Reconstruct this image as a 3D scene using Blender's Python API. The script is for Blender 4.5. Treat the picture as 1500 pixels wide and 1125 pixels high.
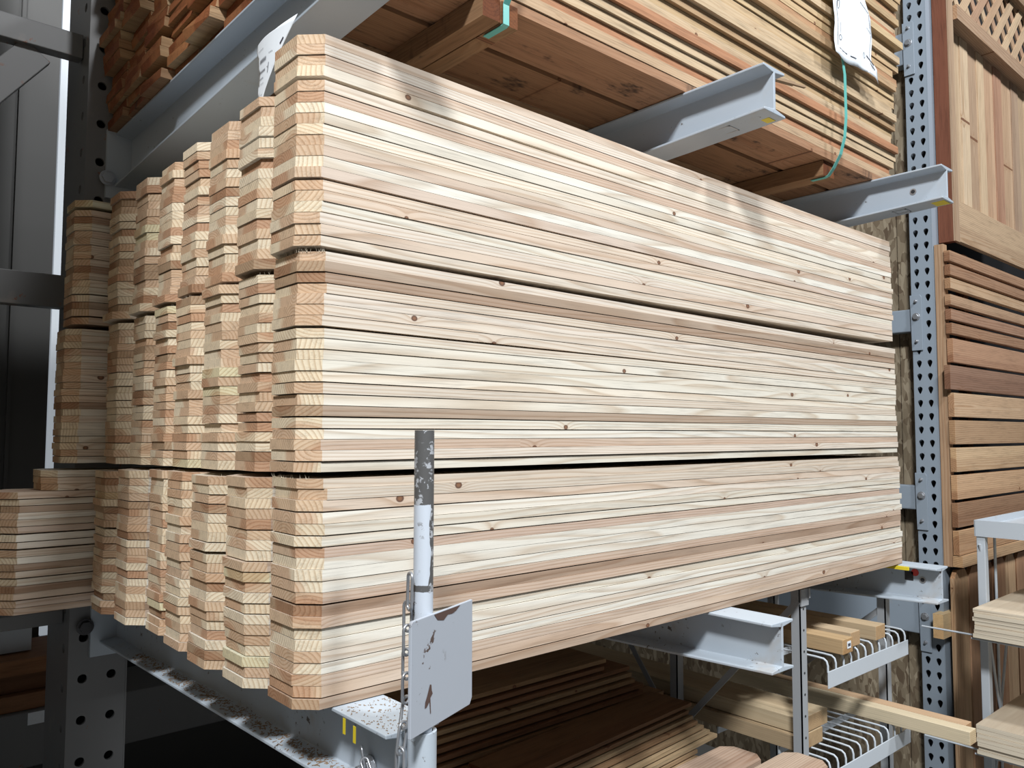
import bpy, bmesh, math, random
from mathutils import Vector, Matrix
R_ = random.Random(7)
scene = bpy.context.scene
for o in list(bpy.data.objects): bpy.data.objects.remove(o)
C = scene.collection

# ---------------------------------------------------------------- camera, world, lamps, exposure
YAW, PITCH, ROLL = 0.72288, 0.06113, 0.00176
def cam_axes(a, b, c):
    fwd = Vector((math.sin(a)*math.cos(b), math.cos(a)*math.cos(b), math.sin(b)))
    right = Vector((math.cos(a), -math.sin(a), 0)); up = right.cross(fwd)
    r2 = right*math.cos(c)+up*math.sin(c); u2 = up*math.cos(c)-right*math.sin(c)
    return r2, u2, fwd
r2, u2, fwd = cam_axes(YAW, PITCH, ROLL)
cd = bpy.data.cameras.new('camera'); cam = bpy.data.objects.new('camera', cd); C.objects.link(cam)
cd.sensor_width = 36; cd.lens = 1163.32/1500*36; cd.clip_start = .02; cd.clip_end = 60
m = Matrix.Identity(4)
for i in range(3):
    m[i][0] = r2[i]; m[i][1] = u2[i]; m[i][2] = -fwd[i]
m[0][3], m[1][3], m[2][3] = -0.49173, -0.96779, 0.36529
cam.matrix_world = m
scene.camera = cam
scene.view_settings.view_transform = 'Standard'; scene.view_settings.look = 'None'
scene.view_settings.gamma = 1; scene.view_settings.use_curve_mapping = False
scene.view_settings.exposure = 0.0
w = bpy.data.worlds.new('warehouse_air'); scene.world = w; w.use_nodes = True
w.node_tree.nodes['Background'].inputs[0].default_value = (.80, .90, 1.0, 1)
w.node_tree.nodes['Background'].inputs[1].default_value = 0.075
def lamp(name, loc, target, power, size, col):
    ld = bpy.data.lights.new(name, 'AREA'); ld.shape = 'DISK'; ld.size = size; ld.energy = power; ld.color = col
    o = bpy.data.objects.new(name, ld); C.objects.link(o); o.location = loc
    o.rotation_euler = (Vector(target)-Vector(loc)).to_track_quat('-Z', 'Y').to_euler()
    return o
lamp('high_bay_and_fill_light', (-2.4, -2.7, 4.4), (0.9, 0, .3), 410, .75, (.97, .985, 1.0))
lamp('high_bay_and_fill_light', (0.7, -3.3, 4.7), (1.0, 0, .4), 160, .6, (.97, .985, 1.0))  # fill lamp added to soften the arm shadows
lamp('high_bay_and_fill_light', (3.6, -3.4, 4.6), (2.2, 0, .4), 135, .6, (.97, .985, 1.0))  # fill lamp added to brighten the fence panels and upright

# ---------------------------------------------------------------- node helpers
def newmat(name):
    mt = bpy.data.materials.new(name); mt.use_nodes = True
    nt = mt.node_tree; return mt, nt, nt.nodes['Principled BSDF']
class G:
    def __init__(s, nt): s.nt = nt
    def n(s, t, **k):
        x = s.nt.nodes.new(t)
        for a, b in k.items(): setattr(x, a, b)
        return x
    def put(s, sock, v):
        if isinstance(v, bpy.types.NodeSocket): s.nt.links.new(v, sock)
        else: sock.default_value = v
    def m(s, op, a, b=0, c=0):
        x = s.n('ShaderNodeMath', operation=op); s.put(x.inputs[0], a); s.put(x.inputs[1], b); s.put(x.inputs[2], c); return x.outputs[0]
    def xyz(s, a, b, c):
        x = s.n('ShaderNodeCombineXYZ'); s.put(x.inputs[0], a); s.put(x.inputs[1], b); s.put(x.inputs[2], c); return x.outputs[0]
    def sep(s, v):
        x = s.n('ShaderNodeSeparateXYZ'); s.put(x.inputs[0], v); return x.outputs
    def noise(s, v, scale=1, detail=2, rough=.5, dist=0):
        x = s.n('ShaderNodeTexNoise'); s.put(x.inputs['Vector'], v); x.inputs['Scale'].default_value = scale
        x.inputs['Detail'].default_value = detail; x.inputs['Roughness'].default_value = rough; x.inputs['Distortion'].default_value = dist
        return x.outputs
    def ramp(s, f, stops, interp='LINEAR'):
        x = s.n('ShaderNodeValToRGB'); s.put(x.inputs[0], f); e = x.color_ramp.elements; x.color_ramp.interpolation = interp
        while len(e) < len(stops): e.new(.5)
        for i, (p, c) in enumerate(stops):
            e[i].position = p; e[i].color = (c, c, c, 1) if not isinstance(c, tuple) else (*c, 1)
        return x.outputs[0]
    def mix(s, f, a, b, mode='MIX'):
        x = s.n('ShaderNodeMix', data_type='RGBA', blend_type=mode)
        s.put(x.inputs[0], f); s.put(x.inputs[6], (*a, 1) if isinstance(a, tuple) else a); s.put(x.inputs[7], (*b, 1) if isinstance(b, tuple) else b)
        return x.outputs[2]
    def smooth(s, v, a, b):
        x = s.n('ShaderNodeMapRange', interpolation_type='SMOOTHSTEP'); s.put(x.inputs[0], v)
        x.inputs[1].default_value = a; x.inputs[2].default_value = b; return x.outputs[0]

def wood(name, sap, heart, ringd=.0042, contrast=.35, edge=.14, knots=.5, rough=.72, heartR=.05, stain=0, endtint=(1, .9, .78), fiber=.1):
    mt, nt, bs = newmat(name); g = G(nt)
    lc = g.sep(g.n('ShaderNodeAttribute', attribute_name='lc').outputs['Vector'])
    pt = g.sep(g.n('ShaderNodeAttribute', attribute_name='pith').outputs['Vector'])
    ti = g.n('ShaderNodeAttribute', attribute_name='tint').outputs['Color']
    en = g.n('ShaderNodeAttribute', attribute_name='endg').outputs['Fac']
    x, y, z = lc[0], lc[1], lc[2]; seed = pt[2]
    nv = g.xyz(g.m('ADD', g.m('MULTIPLY', x, 1.3), g.m('MULTIPLY', seed, 9)), g.m('MULTIPLY', y, 9), g.m('MULTIPLY', z, 9))
    nn = g.noise(nv, 1, 2, .5)
    ns = g.sep(nn['Color'])
    # knot
    W = g.m('ADD', g.m('MULTIPLY', x, 3.1), g.m('MULTIPLY', seed, 37))
    vo = g.n('ShaderNodeTexVoronoi', voronoi_dimensions='1D'); g.put(vo.inputs['W'], W); vo.inputs['Scale'].default_value = 1
    kc = g.sep(vo.outputs['Color']); dx = g.m('DIVIDE', vo.outputs['Distance'], 3.1)
    zc = g.m('ADD', g.m('MULTIPLY', kc[0], .02), -.002)
    dz = g.m('SUBTRACT', z, zc)
    kd = g.m('SQRT', g.m('ADD', g.m('MULTIPLY', dx, dx), g.m('MULTIPLY', dz, g.m('MULTIPLY', dz, 1.6))))
    kd = g.m('ADD', kd, g.m('MULTIPLY', g.m('SUBTRACT', ns[2], .5), .003))
    pres = g.m('LESS_THAN', kc[1], knots)
    side = g.m('SUBTRACT', 1, en)
    pres = g.m('MULTIPLY', pres, side)
    ksz = g.m('ADD', .003, g.m('MULTIPLY', kc[2], .004))
    knot = g.m('MULTIPLY', pres, g.smooth(g.m('SUBTRACT', kd, ksz), .0012, -.0008))
    halo = g.m('MULTIPLY', pres, g.m('POWER', 2.718, g.m('MULTIPLY', kd, -70)))
    ry = g.m('ADD', g.m('SUBTRACT', y, pt[0]), g.m('MULTIPLY', g.m('SUBTRACT', ns[0], .5), .03))
    ry = g.m('ADD', ry, g.m('MULTIPLY', x, g.m('MULTIPLY', g.m('SUBTRACT', g.m('FRACT', g.m('MULTIPLY', seed, 13.7)), .5), .03)))
    rz = g.m('ADD', g.m('SUBTRACT', z, pt[1]), g.m('MULTIPLY', g.m('SUBTRACT', ns[1], .5), .03))
    rz = g.m('ADD', rz, g.m('MULTIPLY', halo, .014))
    r = g.m('SQRT', g.m('ADD', g.m('MULTIPLY', ry, ry), g.m('MULTIPLY', rz, rz)))
    fr = g.m('FRACT', g.m('DIVIDE', r, ringd))
    late = g.ramp(fr, [(0, .0), (.45, .12), (.86, 1.0), (1, 0)])
    hf = g.smooth(g.m('ADD', r, g.m('MULTIPLY', g.m('SUBTRACT', ns[2], .5), .03)), heartR+.006, heartR-.006)
    col = g.mix(g.m('MULTIPLY', hf, g.m('ADD', .35, g.m('MULTIPLY', en, .5))), sap, heart)
    col = g.mix(1, col, ti, 'MULTIPLY')
    amt = g.m('ADD', edge, g.m('MULTIPLY', en, contrast-edge))
    dark = g.mix(1, col, (.60, .46, .34), 'MULTIPLY')
    col = g.mix(g.m('MULTIPLY', late, amt), col, dark)
    # fibre streaks along the length
    fv = g.xyz(g.m('ADD', g.m('MULTIPLY', x, 14), g.m('MULTIPLY', seed, 50)), g.m('MULTIPLY', y, 480), g.m('MULTIPLY', z, 480))
    fn = g.noise(fv, 1, 3, .6)['Fac']
    bv = g.xyz(g.m('ADD', g.m('MULTIPLY', x, 5), g.m('MULTIPLY', seed, 70)), g.m('MULTIPLY', y, 70), g.m('MULTIPLY', z, 70))
    bn = g.noise(bv, 1, 3, .6)['Fac']
    fcol = g.ramp(g.m('ADD', g.m('MULTIPLY', fn, .5), g.m('MULTIPLY', bn, .5)), [(.32, 1-fiber*2.2), (.5, 1.0), (.7, 1+fiber*.5)])
    col = g.mix(1, col, fcol, 'MULTIPLY')
    col = g.mix(g.m('MULTIPLY', en, .85), col, g.mix(1, col, endtint, 'MULTIPLY'))
    col = g.mix(g.m('MULTIPLY', halo, .35), col, g.mix(1, col, (.7, .5, .36), 'MULTIPLY'))
    kcol = g.mix(g.smooth(g.m('DIVIDE', kd, ksz), .2, 1.0), (.22, .10, .05), (.075, .03, .018))
    col = g.mix(g.m('MULTIPLY', knot, .92), col, kcol)
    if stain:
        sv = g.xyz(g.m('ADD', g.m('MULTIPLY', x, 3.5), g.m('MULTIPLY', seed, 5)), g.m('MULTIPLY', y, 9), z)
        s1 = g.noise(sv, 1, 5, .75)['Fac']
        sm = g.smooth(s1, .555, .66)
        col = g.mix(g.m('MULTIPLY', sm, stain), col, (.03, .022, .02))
    nt.links.new(col, bs.inputs['Base Color'])
    bs.inputs['Roughness'].default_value = rough; bs.inputs['Specular IOR Level'].default_value = .25
    bp = g.n('ShaderNodeBump'); bp.inputs['Strength'].default_value = .25; bp.inputs['Distance'].default_value = .0006
    g.put(bp.inputs['Height'], fn); nt.links.new(bp.outputs[0], bs.inputs['Normal'])
    return mt
def paint(name, base, chip=(.10, .085, .075), amt=.62, scale=45, rough=.45, dirt=(.38, .33, .28), dirt_at=.60, stretch=(1, 1, 1), metal=0, band=None):
    mt, nt, bs = newmat(name); g = G(nt)
    tc = g.n('ShaderNodeTexCoord').outputs['Object']
    mp = g.n('ShaderNodeMapping'); g.put(mp.inputs['Vector'], tc); mp.inputs['Scale'].default_value = stretch
    n1 = g.noise(mp.outputs[0], scale, 5, .7)['Fac']; n2 = g.noise(mp.outputs[0], 7, 4, .65)['Fac']; n3 = g.noise(mp.outputs[0], 2.2, 2)['Fac']
    cf = g.m('MULTIPLY', g.smooth(n1, amt, amt+.02), g.smooth(n2, .46, .56))
    col = g.mix(g.m('MULTIPLY', g.smooth(n2, dirt_at, dirt_at+.2), .5), base, dirt)
    col = g.mix(g.m('MULTIPLY', n3, .25), col, g.mix(1, col, (.8, .8, .8), 'MULTIPLY'))
    col = g.mix(cf, col, chip)
    if band:      # worn bare stretch of a tube, bounded in height
        zz = g.sep(tc)[2]; xx = g.sep(tc)[0]
        zn = g.m('ADD', zz, g.m('MULTIPLY', g.m('SUBTRACT', n1, .5), .006))
        bare = g.m('GREATER_THAN', zn, band[0])
        bare = g.m('MAXIMUM', bare, g.m('MULTIPLY', g.m('GREATER_THAN', zn, band[1]), g.m('LESS_THAN', zn, band[2])))
        bare = g.m('MAXIMUM', bare, g.m('MULTIPLY', g.m('GREATER_THAN', zn, band[2]), g.m('GREATER_THAN', g.m('ADD', g.m('SUBTRACT', g.m('MULTIPLY', xx, .75), g.m('MULTIPLY', g.sep(tc)[1], .66)), g.m('MULTIPLY', g.m('SUBTRACT', n2, .5), .03)), .0075)))
        left = g.smooth(n1, .53, .57)
        bcol = g.mix(left, (.10, .10, .10), (.42, .44, .47))
        col = g.mix(bare, col, bcol)
    nt.links.new(col, bs.inputs['Base Color']); bs.inputs['Roughness'].default_value = rough; bs.inputs['Metallic'].default_value = metal
    bp = g.n('ShaderNodeBump'); bp.inputs['Strength'].default_value = .15; bp.inputs['Distance'].default_value = .001
    g.put(bp.inputs['Height'], n1); nt.links.new(bp.outputs[0], bs.inputs['Normal'])
    return mt
def plain(name, c, rough=.6, metal=0, emit=None):
    mt, nt, bs = newmat(name); g = G(nt)
    tc = g.n('ShaderNodeTexCoord').outputs['Object']
    n1 = g.noise(tc, 30, 3)['Fac']
    col = g.mix(g.m('MULTIPLY', n1, .3), c, tuple(v*.75 for v in c))
    nt.links.new(col, bs.inputs['Base Color']); bs.inputs['Roughness'].default_value = rough; bs.inputs['Metallic'].default_value = metal
    if emit: bs.inputs['Emission Color'].default_value = (*emit[0], 1); bs.inputs['Emission Strength'].default_value = emit[1]
    return mt
def osb():
    mt, nt, bs = newmat('osb_board'); g = G(nt)
    tc = g.n('ShaderNodeTexCoord').outputs['Object']; s = g.sep(tc)
    flat = g.xyz(s[1], s[2], 0)
    wob = g.noise(flat, 9, 2)['Color']
    cols = None
    for k, (ang, sc) in enumerate(((.5, 60), (-.7, 66), (1.4, 56))):
        mp = g.n('ShaderNodeMapping'); mp.inputs['Rotation'].default_value = (0, 0, ang); mp.inputs['Scale'].default_value = (1, .38, 1)
        add = g.n('ShaderNodeVectorMath', operation='MULTIPLY_ADD'); g.put(add.inputs[0], wob); add.inputs[1].default_value = (.03, .03, 0); g.put(add.inputs[2], flat)
        g.put(mp.inputs['Vector'], add.outputs[0])
        v = g.n('ShaderNodeTexVoronoi'); g.put(v.inputs['Vector'], mp.outputs[0]); v.inputs['Scale'].default_value = sc
        cc = g.sep(v.outputs['Color'])
        c = g.ramp(cc[0], [(0, (.13, .09, .055)), (.3, (.20, .155, .10)), (.7, (.29, .235, .16)), (1, (.40, .335, .24))])
        cols = c if cols is None else g.mix(g.m('GREATER_THAN', cc[1], .55), cols, c)
    nt.links.new(cols, bs.inputs['Base Color']); bs.inputs['Roughness'].default_value = .7
    return mt
def siding():
    mt, nt, bs = newmat('dark_wall_siding'); g = G(nt)
    tc = g.n('ShaderNodeTexCoord').outputs['Object']; s = g.sep(tc)
    n1 = g.noise(g.xyz(g.m('MULTIPLY', s[0], .6), 0, g.m('MULTIPLY', s[2], 3)), 1, 3)['Fac']
    col = g.mix(n1, (.045, .045, .043), (.085, .085, .082))
    nt.links.new(col, bs.inputs['Base Color']); bs.inputs['Roughness'].default_value = .45
    return mt
def plywood():
    mt, nt, bs = newmat('plywood_edge'); g = G(nt)
    tc = g.n('ShaderNodeTexCoord').outputs['Object']; s = g.sep(tc)
    n1 = g.noise(g.xyz(g.m('MULTIPLY', s[0], 2), g.m('MULTIPLY', s[1], 4), g.m('MULTIPLY', s[2], 500)), 1, 2)['Fac']
    n2 = g.noise(g.xyz(g.m('MULTIPLY', s[0], 3), g.m('MULTIPLY', s[1], 40), 0), 1, 3, .6)['Fac']
    geo = g.n('ShaderNodeNewGeometry').outputs['Normal']; nz = g.m('ABSOLUTE', g.sep(geo)[2])
    e = g.ramp(n1, [(.28, (.36, .27, .19)), (.42, (.68, .60, .47))])
    f = g.ramp(n2, [(.3, (.58, .47, .34)), (.7, (.70, .60, .46))])
    nt.links.new(g.mix(nz, e, f), bs.inputs['Base Color']); bs.inputs['Roughness'].default_value = .6
    return mt

M = dict(
    picket=wood('pale_picket_wood', (.745, .715, .635), (.58, .44, .345), ringd=.0048, contrast=.66, edge=.55, knots=.23, fiber=.13, endtint=(1.0, .90, .745)),
    rough=wood('rough_redwood', (.44, .325, .205), (.32, .18, .105), ringd=.005, contrast=.5, edge=.3, knots=.3, fiber=.22, endtint=(.62, .30, .15)),
    under=wood('rough_redwood_stained_shaded', (.33, .225, .145), (.22, .12, .07), ringd=.006, contrast=.5, edge=.3, knots=.3, fiber=.22, endtint=(.62, .30, .15), stain=.85),  # black stains, plus a base darkened for the shaded underside
    slat=wood('cedar_fence_wood', (.37, .285, .205), (.24, .16, .11), ringd=.0075, contrast=.6, edge=.60, knots=.25, fiber=.16),
    stud=wood('stud_wood', (.56, .48, .36), (.48, .38, .27), ringd=.005, contrast=.45, edge=.2, knots=.4),
    darkcedar=wood('dark_cedar', (.30, .17, .10), (.22, .10, .06), ringd=.005, contrast=.4, edge=.3, knots=.2, fiber=.2),
    arm=paint('grey_rack_paint', (.41, .47, .535), amt=.66, scale=90),
    armworn=paint('worn_grey_rack_paint', (.46, .525, .59), amt=.615, scale=75, dirt=(.36, .29, .22), dirt_at=.54),
    post=paint('shaded_grey_rack_paint', (.17, .175, .18), chip=(.22, .09, .05), amt=.63, scale=18),  # rack grey darkened to carry the shade at the left, with rust chips
    shelfgrey=paint('grey_shelf_paint', (.33, .35, .37), amt=.7, scale=50),
    tpost=paint('blue_grey_upright_paint', (.28, .335, .395), amt=.68, scale=60),
    plate=paint('grey_stop_plate_paint', (.42, .46, .52), chip=(.10, .07, .06), amt=.575, scale=26, dirt=(.30, .28, .26), dirt_at=.55),
    pole=paint('worn_pole_paint', (.58, .64, .72), amt=.60, scale=70, band=(.107, .002, .010)),
    white=paint('white_shelf_paint', (.52, .57, .62), amt=.70, scale=60),
    dark=plain('recess_shade', (.02, .02, .022), .8),  # near-black put in for shade inside holes and behind the fence
    steel=plain('zinc_steel', (.45, .47, .50), .35, .7),
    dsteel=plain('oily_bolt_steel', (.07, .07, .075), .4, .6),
    paper=plain('label_paper', (.80, .86, .92), .6),
    ink=plain('label_ink', (.05, .05, .07), .7),
    teal=plain('teal_strap_plastic', (.13, .46, .42), .4),
    yellow=plain('yellow_sticker', (.75, .60, .03), .5),
    red=plain('red_spot_paint', (.65, .06, .05), .5),
    concrete=plain('concrete', (.20, .20, .195), .8),
    daylight=plain('daylight_panel', (.7, .75, .8), .6, 0, ((.72, .80, .88), .35)),
    osb=osb(), siding=siding(), ply=plywood(),
    rust=plain('bare_rusty_steel', (.10, .06, .05), .6),
    fibre=plain('pale_fibre', (.70, .62, .48), .8),
    shaving=plain('wood_shavings', (.30, .20, .12), .8),
)

# ---------------------------------------------------------------- object helpers
def tag(o, label=None, cat=None, group=None, kind=None):
    if label: o['label'] = label
    if cat: o['category'] = cat
    if group: o['group'] = group
    if kind: o['kind'] = kind
    return o
def thing(name, label, cat, loc=(0, 0, 0), group=None):
    o = bpy.data.objects.new(name, None); C.objects.link(o); o.location = loc; o.empty_display_size = .05
    return tag(o, label, cat, group)
class MB:
    def __init__(s): s.v = []; s.f = []; s.lc = []; s.pith = []; s.tint = []; s.endg = []; s.smooth = []
    def add(s, verts, faces, end=None, lc=None, pith=(0, 0, .5), tint=(1, 1, 1), smooth=False):
        b = len(s.v); s.v += [tuple(p) for p in verts]; s.f += [tuple(i+b for i in f) for f in faces]
        s.lc += [tuple(p) for p in (lc or verts)]; s.pith += [pith]*len(verts); s.tint += [tint]*len(verts)
        s.endg += list(end or [0]*len(faces)); s.smooth += [smooth]*len(faces)
    def box(s, a, b, **k):
        x0, y0, z0 = a; x1, y1, z1 = b
        s.add([(x0,y0,z0),(x1,y0,z0),(x1,y1,z0),(x0,y1,z0),(x0,y0,z1),(x1,y0,z1),(x1,y1,z1),(x0,y1,z1)],
              [(0,3,2,1),(4,5,6,7),(0,1,5,4),(1,2,6,5),(2,3,7,6),(3,0,4,7)], **k)
    def prism(s, poly, axis, a, b, poly2=None, **k):
        # poly in the two remaining axes, lofted from a to b
        n = len(poly); poly2 = poly2 or poly
        def P(q, t):
            l = list(q); l.insert(axis, t); return tuple(l)
        v = [P(q, a) for q in poly]+[P(q, b) for q in poly2]
        f = [(i, (i+1) % n, n+(i+1) % n, n+i) for i in range(n)]+[tuple(range(n))[::-1], tuple(range(n, 2*n))]
        s.add(v, f, **k)
    def tube(s, pts, r, n=10, closed=False, caps=True):
        pts = [Vector(p) for p in pts]; N = len(pts); rings = []
        ref = None
        for i, p in enumerate(pts):
            if closed: t = pts[(i+1) % N]-pts[i-1]
            else: t = pts[min(i+1, N-1)]-pts[max(i-1, 0)]
            t.normalize()
            if ref is None:
                ref = t.orthogonal().normalized()
            ref = (ref-t*ref.dot(t)).normalized(); bi = t.cross(ref)
            rr = r[i] if isinstance(r, (list, tuple)) else r
            rings.append([p+ref*math.cos(2*math.pi*k/n)*rr+bi*math.sin(2*math.pi*k/n)*rr for k in range(n)])
        v = [q for R in rings for q in R]; f = []
        for i in range(N if closed else N-1):
            j = (i+1) % N
            for k in range(n): f.append((i*n+k, i*n+(k+1) % n, j*n+(k+1) % n, j*n+k))
        s.add(v, f, smooth=True)
        if caps and not closed:
            s.add(rings[0], [tuple(range(n))[::-1]]); s.add(rings[-1], [tuple(range(n))])
    def build(s, name, mat, parent=None, loc=(0, 0, 0), rot=(0, 0, 0), recalc=True, bevel=0, attrs=None):
        me = bpy.data.meshes.new(name); me.from_pydata(s.v, [], s.f)
        if attrs is None: attrs = mat.name in WOODS
        if attrs:
            a = me.attributes.new('lc', 'FLOAT_VECTOR', 'POINT'); a.data.foreach_set('vector', [c for p in s.lc for c in p])
            a = me.attributes.new('pith', 'FLOAT_VECTOR', 'POINT'); a.data.foreach_set('vector', [c for p in s.pith for c in p])
            a = me.attributes.new('tint', 'FLOAT_COLOR', 'POINT'); a.data.foreach_set('color', [c for p in s.tint for c in (*p, 1)])
            a = me.attributes.new('endg', 'FLOAT', 'FACE'); a.data.foreach_set('value', [float(e) for e in s.endg])
        me.polygons.foreach_set('use_smooth', s.smooth)
        me.materials.append(mat); me.update()
        if recalc:
            bm = bmesh.new(); bm.from_mesh(me); bmesh.ops.recalc_face_normals(bm, faces=bm.faces); bm.to_mesh(me); bm.free()
        o = bpy.data.objects.new(name, me); C.objects.link(o); o.location = loc; o.rotation_euler = rot
        if parent: o.parent = parent
        if bevel:
            b = o.modifiers.new('bevel', 'BEVEL'); b.width = bevel; b.segments = 2; b.limit_method = 'ANGLE'; b.angle_limit = math.radians(50)
        return o
WOODS = {M[k].name for k in ('picket', 'rough', 'under', 'slat', 'stud', 'darkcedar')}
def struct(name, mb, mat, **k):
    return tag(mb.build(name, mat, **k), kind='structure')

def board_shape(mb, L, W, T, c=0, c2=0, bow=None, off=(0, 0, 0), tint=(1, 1, 1), pith=None, seg=6, rz=0, rag=0):
    """board lying flat: x length, y width, z thickness; c, c2 clip the corners of the two ends"""
    pith = pith or (R_.uniform(-.02, W+.02), R_.uniform(-.05, .06), R_.random())
    secs = []
    if c: secs.append((0, c, W-c)); secs.append((c, 0, W))
    else: secs.append((0, 0, W))
    x1 = L-c2 if c2 else L
    x0 = secs[-1][0]
    for i in range(1, seg+1): secs.append((x0+(x1-x0)*i/seg, 0, W))
    if c2: secs.append((L, c2, W-c2))
    v = []; lc = []
    cr, sr = math.cos(rz), math.sin(rz)
    for (x, a, b) in secs:
        dz = bow(x/L) if bow else 0
        for (yy, zz) in ((a, 0), (b, 0), (b, T), (a, T)):
            px, py = x, yy
            if rag and x in (0, L): px += R_.uniform(-rag, rag)
            v.append((off[0]+px*cr-py*sr, off[1]+px*sr+py*cr, off[2]+zz+dz)); lc.append((x, yy, zz))
    f = []; e = []
    n = len(secs)
    for i in range(n-1):
        ch = 1 if (c and i == 0) or (c2 and i == n-2) else 0
        a = i*4; b = a+4
        f += [(a, a+1, b+1, b), (a+3, b+3, b+2, a+2), (a, b, b+3, a+3), (a+1, a+2, b+2, b+1)]; e += [0, 0, ch, ch]
    f += [(0, 3, 2, 1), (4*n-4, 4*n-3, 4*n-2, 4*n-1)]; e += [1, 1]
    mb.add(v, f, end=e, lc=lc, pith=pith, tint=tint)

ORD = ['bottom', 'second', 'third', 'fourth', 'fifth', 'sixth', 'seventh', 'eighth', 'ninth', 'tenth', 'eleventh', 'twelfth', 'thirteenth',
       'fourteenth', 'fifteenth', 'sixteenth', 'seventeenth', 'eighteenth', 'nineteenth', 'twentieth', 'twenty-first', 'twenty-second',
       'twenty-third', 'twenty-fourth', 'twenty-fifth', 'twenty-sixth', 'twenty-seventh', 'twenty-eighth']
def rank_from_top(k, n):        # k counted from the top, 0 first
    return 'topmost' if k == 0 else ('lowest' if k == n-1 else ORD[k]+' from top')

# ---------------------------------------------------------------- setting
mb = MB(); mb.box((-8, -8, -1.22), (9, 6, -1.12)); struct('floor', mb, M['concrete'])
mb = MB(); mb.box((-3, 2.30, -1.12), (.148, 2.36, 3.2))
for x in (-1.7, -1.35, -1.0, -.8, -.62, -.50, -.36, -.22, -.10, .02):       # standing seams of the siding
    mb.box((x, 2.285, -1.12), (x+.012, 2.30, 3.2))
struct('wall_back', mb, M['siding'])
mb = MB(); mb.box((.152, 2.30, -.36), (.200, 2.34, 3.2)); o = struct('window_1', mb, M['daylight'])
mb = MB(); mb.box((.150, 2.30, -1.12), (.2035, 2.34, -.362)); mb.box((.204, 2.30, -1.12), (6, 2.36, 3.2)); struct('wall_rear', mb, M['siding'])
mb = MB(); mb.box((2.80, .62, -1.12), (8, .66, 3.2)); struct('wall_dark_backing', mb, M['dark'])  # dark backing added so the gaps between fence slats read as shade
mb = MB()
for (a, b) in ((.222, .382), (.386, .95), (.954, 2.2)): mb.box((2.78, a, -1.12), (2.792, b, 2.7))
struct('wall_right', mb, M['osb'])

# ---------------------------------------------------------------- pickets
PW, PT, CH, PL, PIT = .1255, .0150, .027, 1.812, .1265
CRE = [(1.0, 1.0, 1.0), (1.0, .985, .96), (.94, .93, .905), (1.03, 1.03, 1.03), (.92, .895, .86), (1.0, .95, .90)]
PNK = [(.83, .715, .65), (.79, .665, .60), (.87, .75, .68), (.82, .71, .665)]
BRN = [(.56, .455, .39), (.60, .48, .41)]
TIERS = ['upper', 'middle', 'lower']
FRONT = ['PCPCCPCCCCPCPCPCCPC', 'CBBCCCCCCCCCCCBCCPCC', 'CCPCCCPCCCPBPCCCCPPB']
COLN = ['front column', 'second column back', 'third column back', 'fourth column back', 'fifth', 'sixth', 'seventh', 'rearmost column']
x_off = [[-.010, -.007, -.005, -.006, -.006, -.014, -.028, -.085], [-.004, -.002, -.008, -.012, -.008, -.010, -.024, -.096], [-.000, -.014, -.022, -.018, -.009, -.030, -.040, -.200]]
counts = [[19, 17, 17, 17, 17, 17, 17, 17], [20]*8, [20]*8]
zbase = [[.618, .606, .605, .604, .603, .600, .597, .594], [.312, .308, .306, .305, .304, .302, .300, .300], [.001, .001, .001, .002, .002, .001, .001, .001]]
ztop = [[.915, .868, .868, .868, .867, .866, .864, .863], [.613, .600, .600, .598, .597, .592, .590, .584], [.305, .300, .298, .298, .296, .292, .286, .286]]
gaps = {(0, 0): {15: .006, 6: .0020, 3: .0015}, (0, 1): {13: .002, 8: .0015, 5: .0015, 7: .001}, (0, 2): {9: .0018, 17: .0015},
        (1, 0): {13: .003}, (3, 0): {11: .003}, (7, 0): {16: .006, 13: .001, 4: .002, 1: .003}, (7, 2): {11: .003, 9: .003, 5: .002, 2: .002}, (2, 2): {12: .003}, (6, 2): {12: .004}}
stuff = MB()
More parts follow.
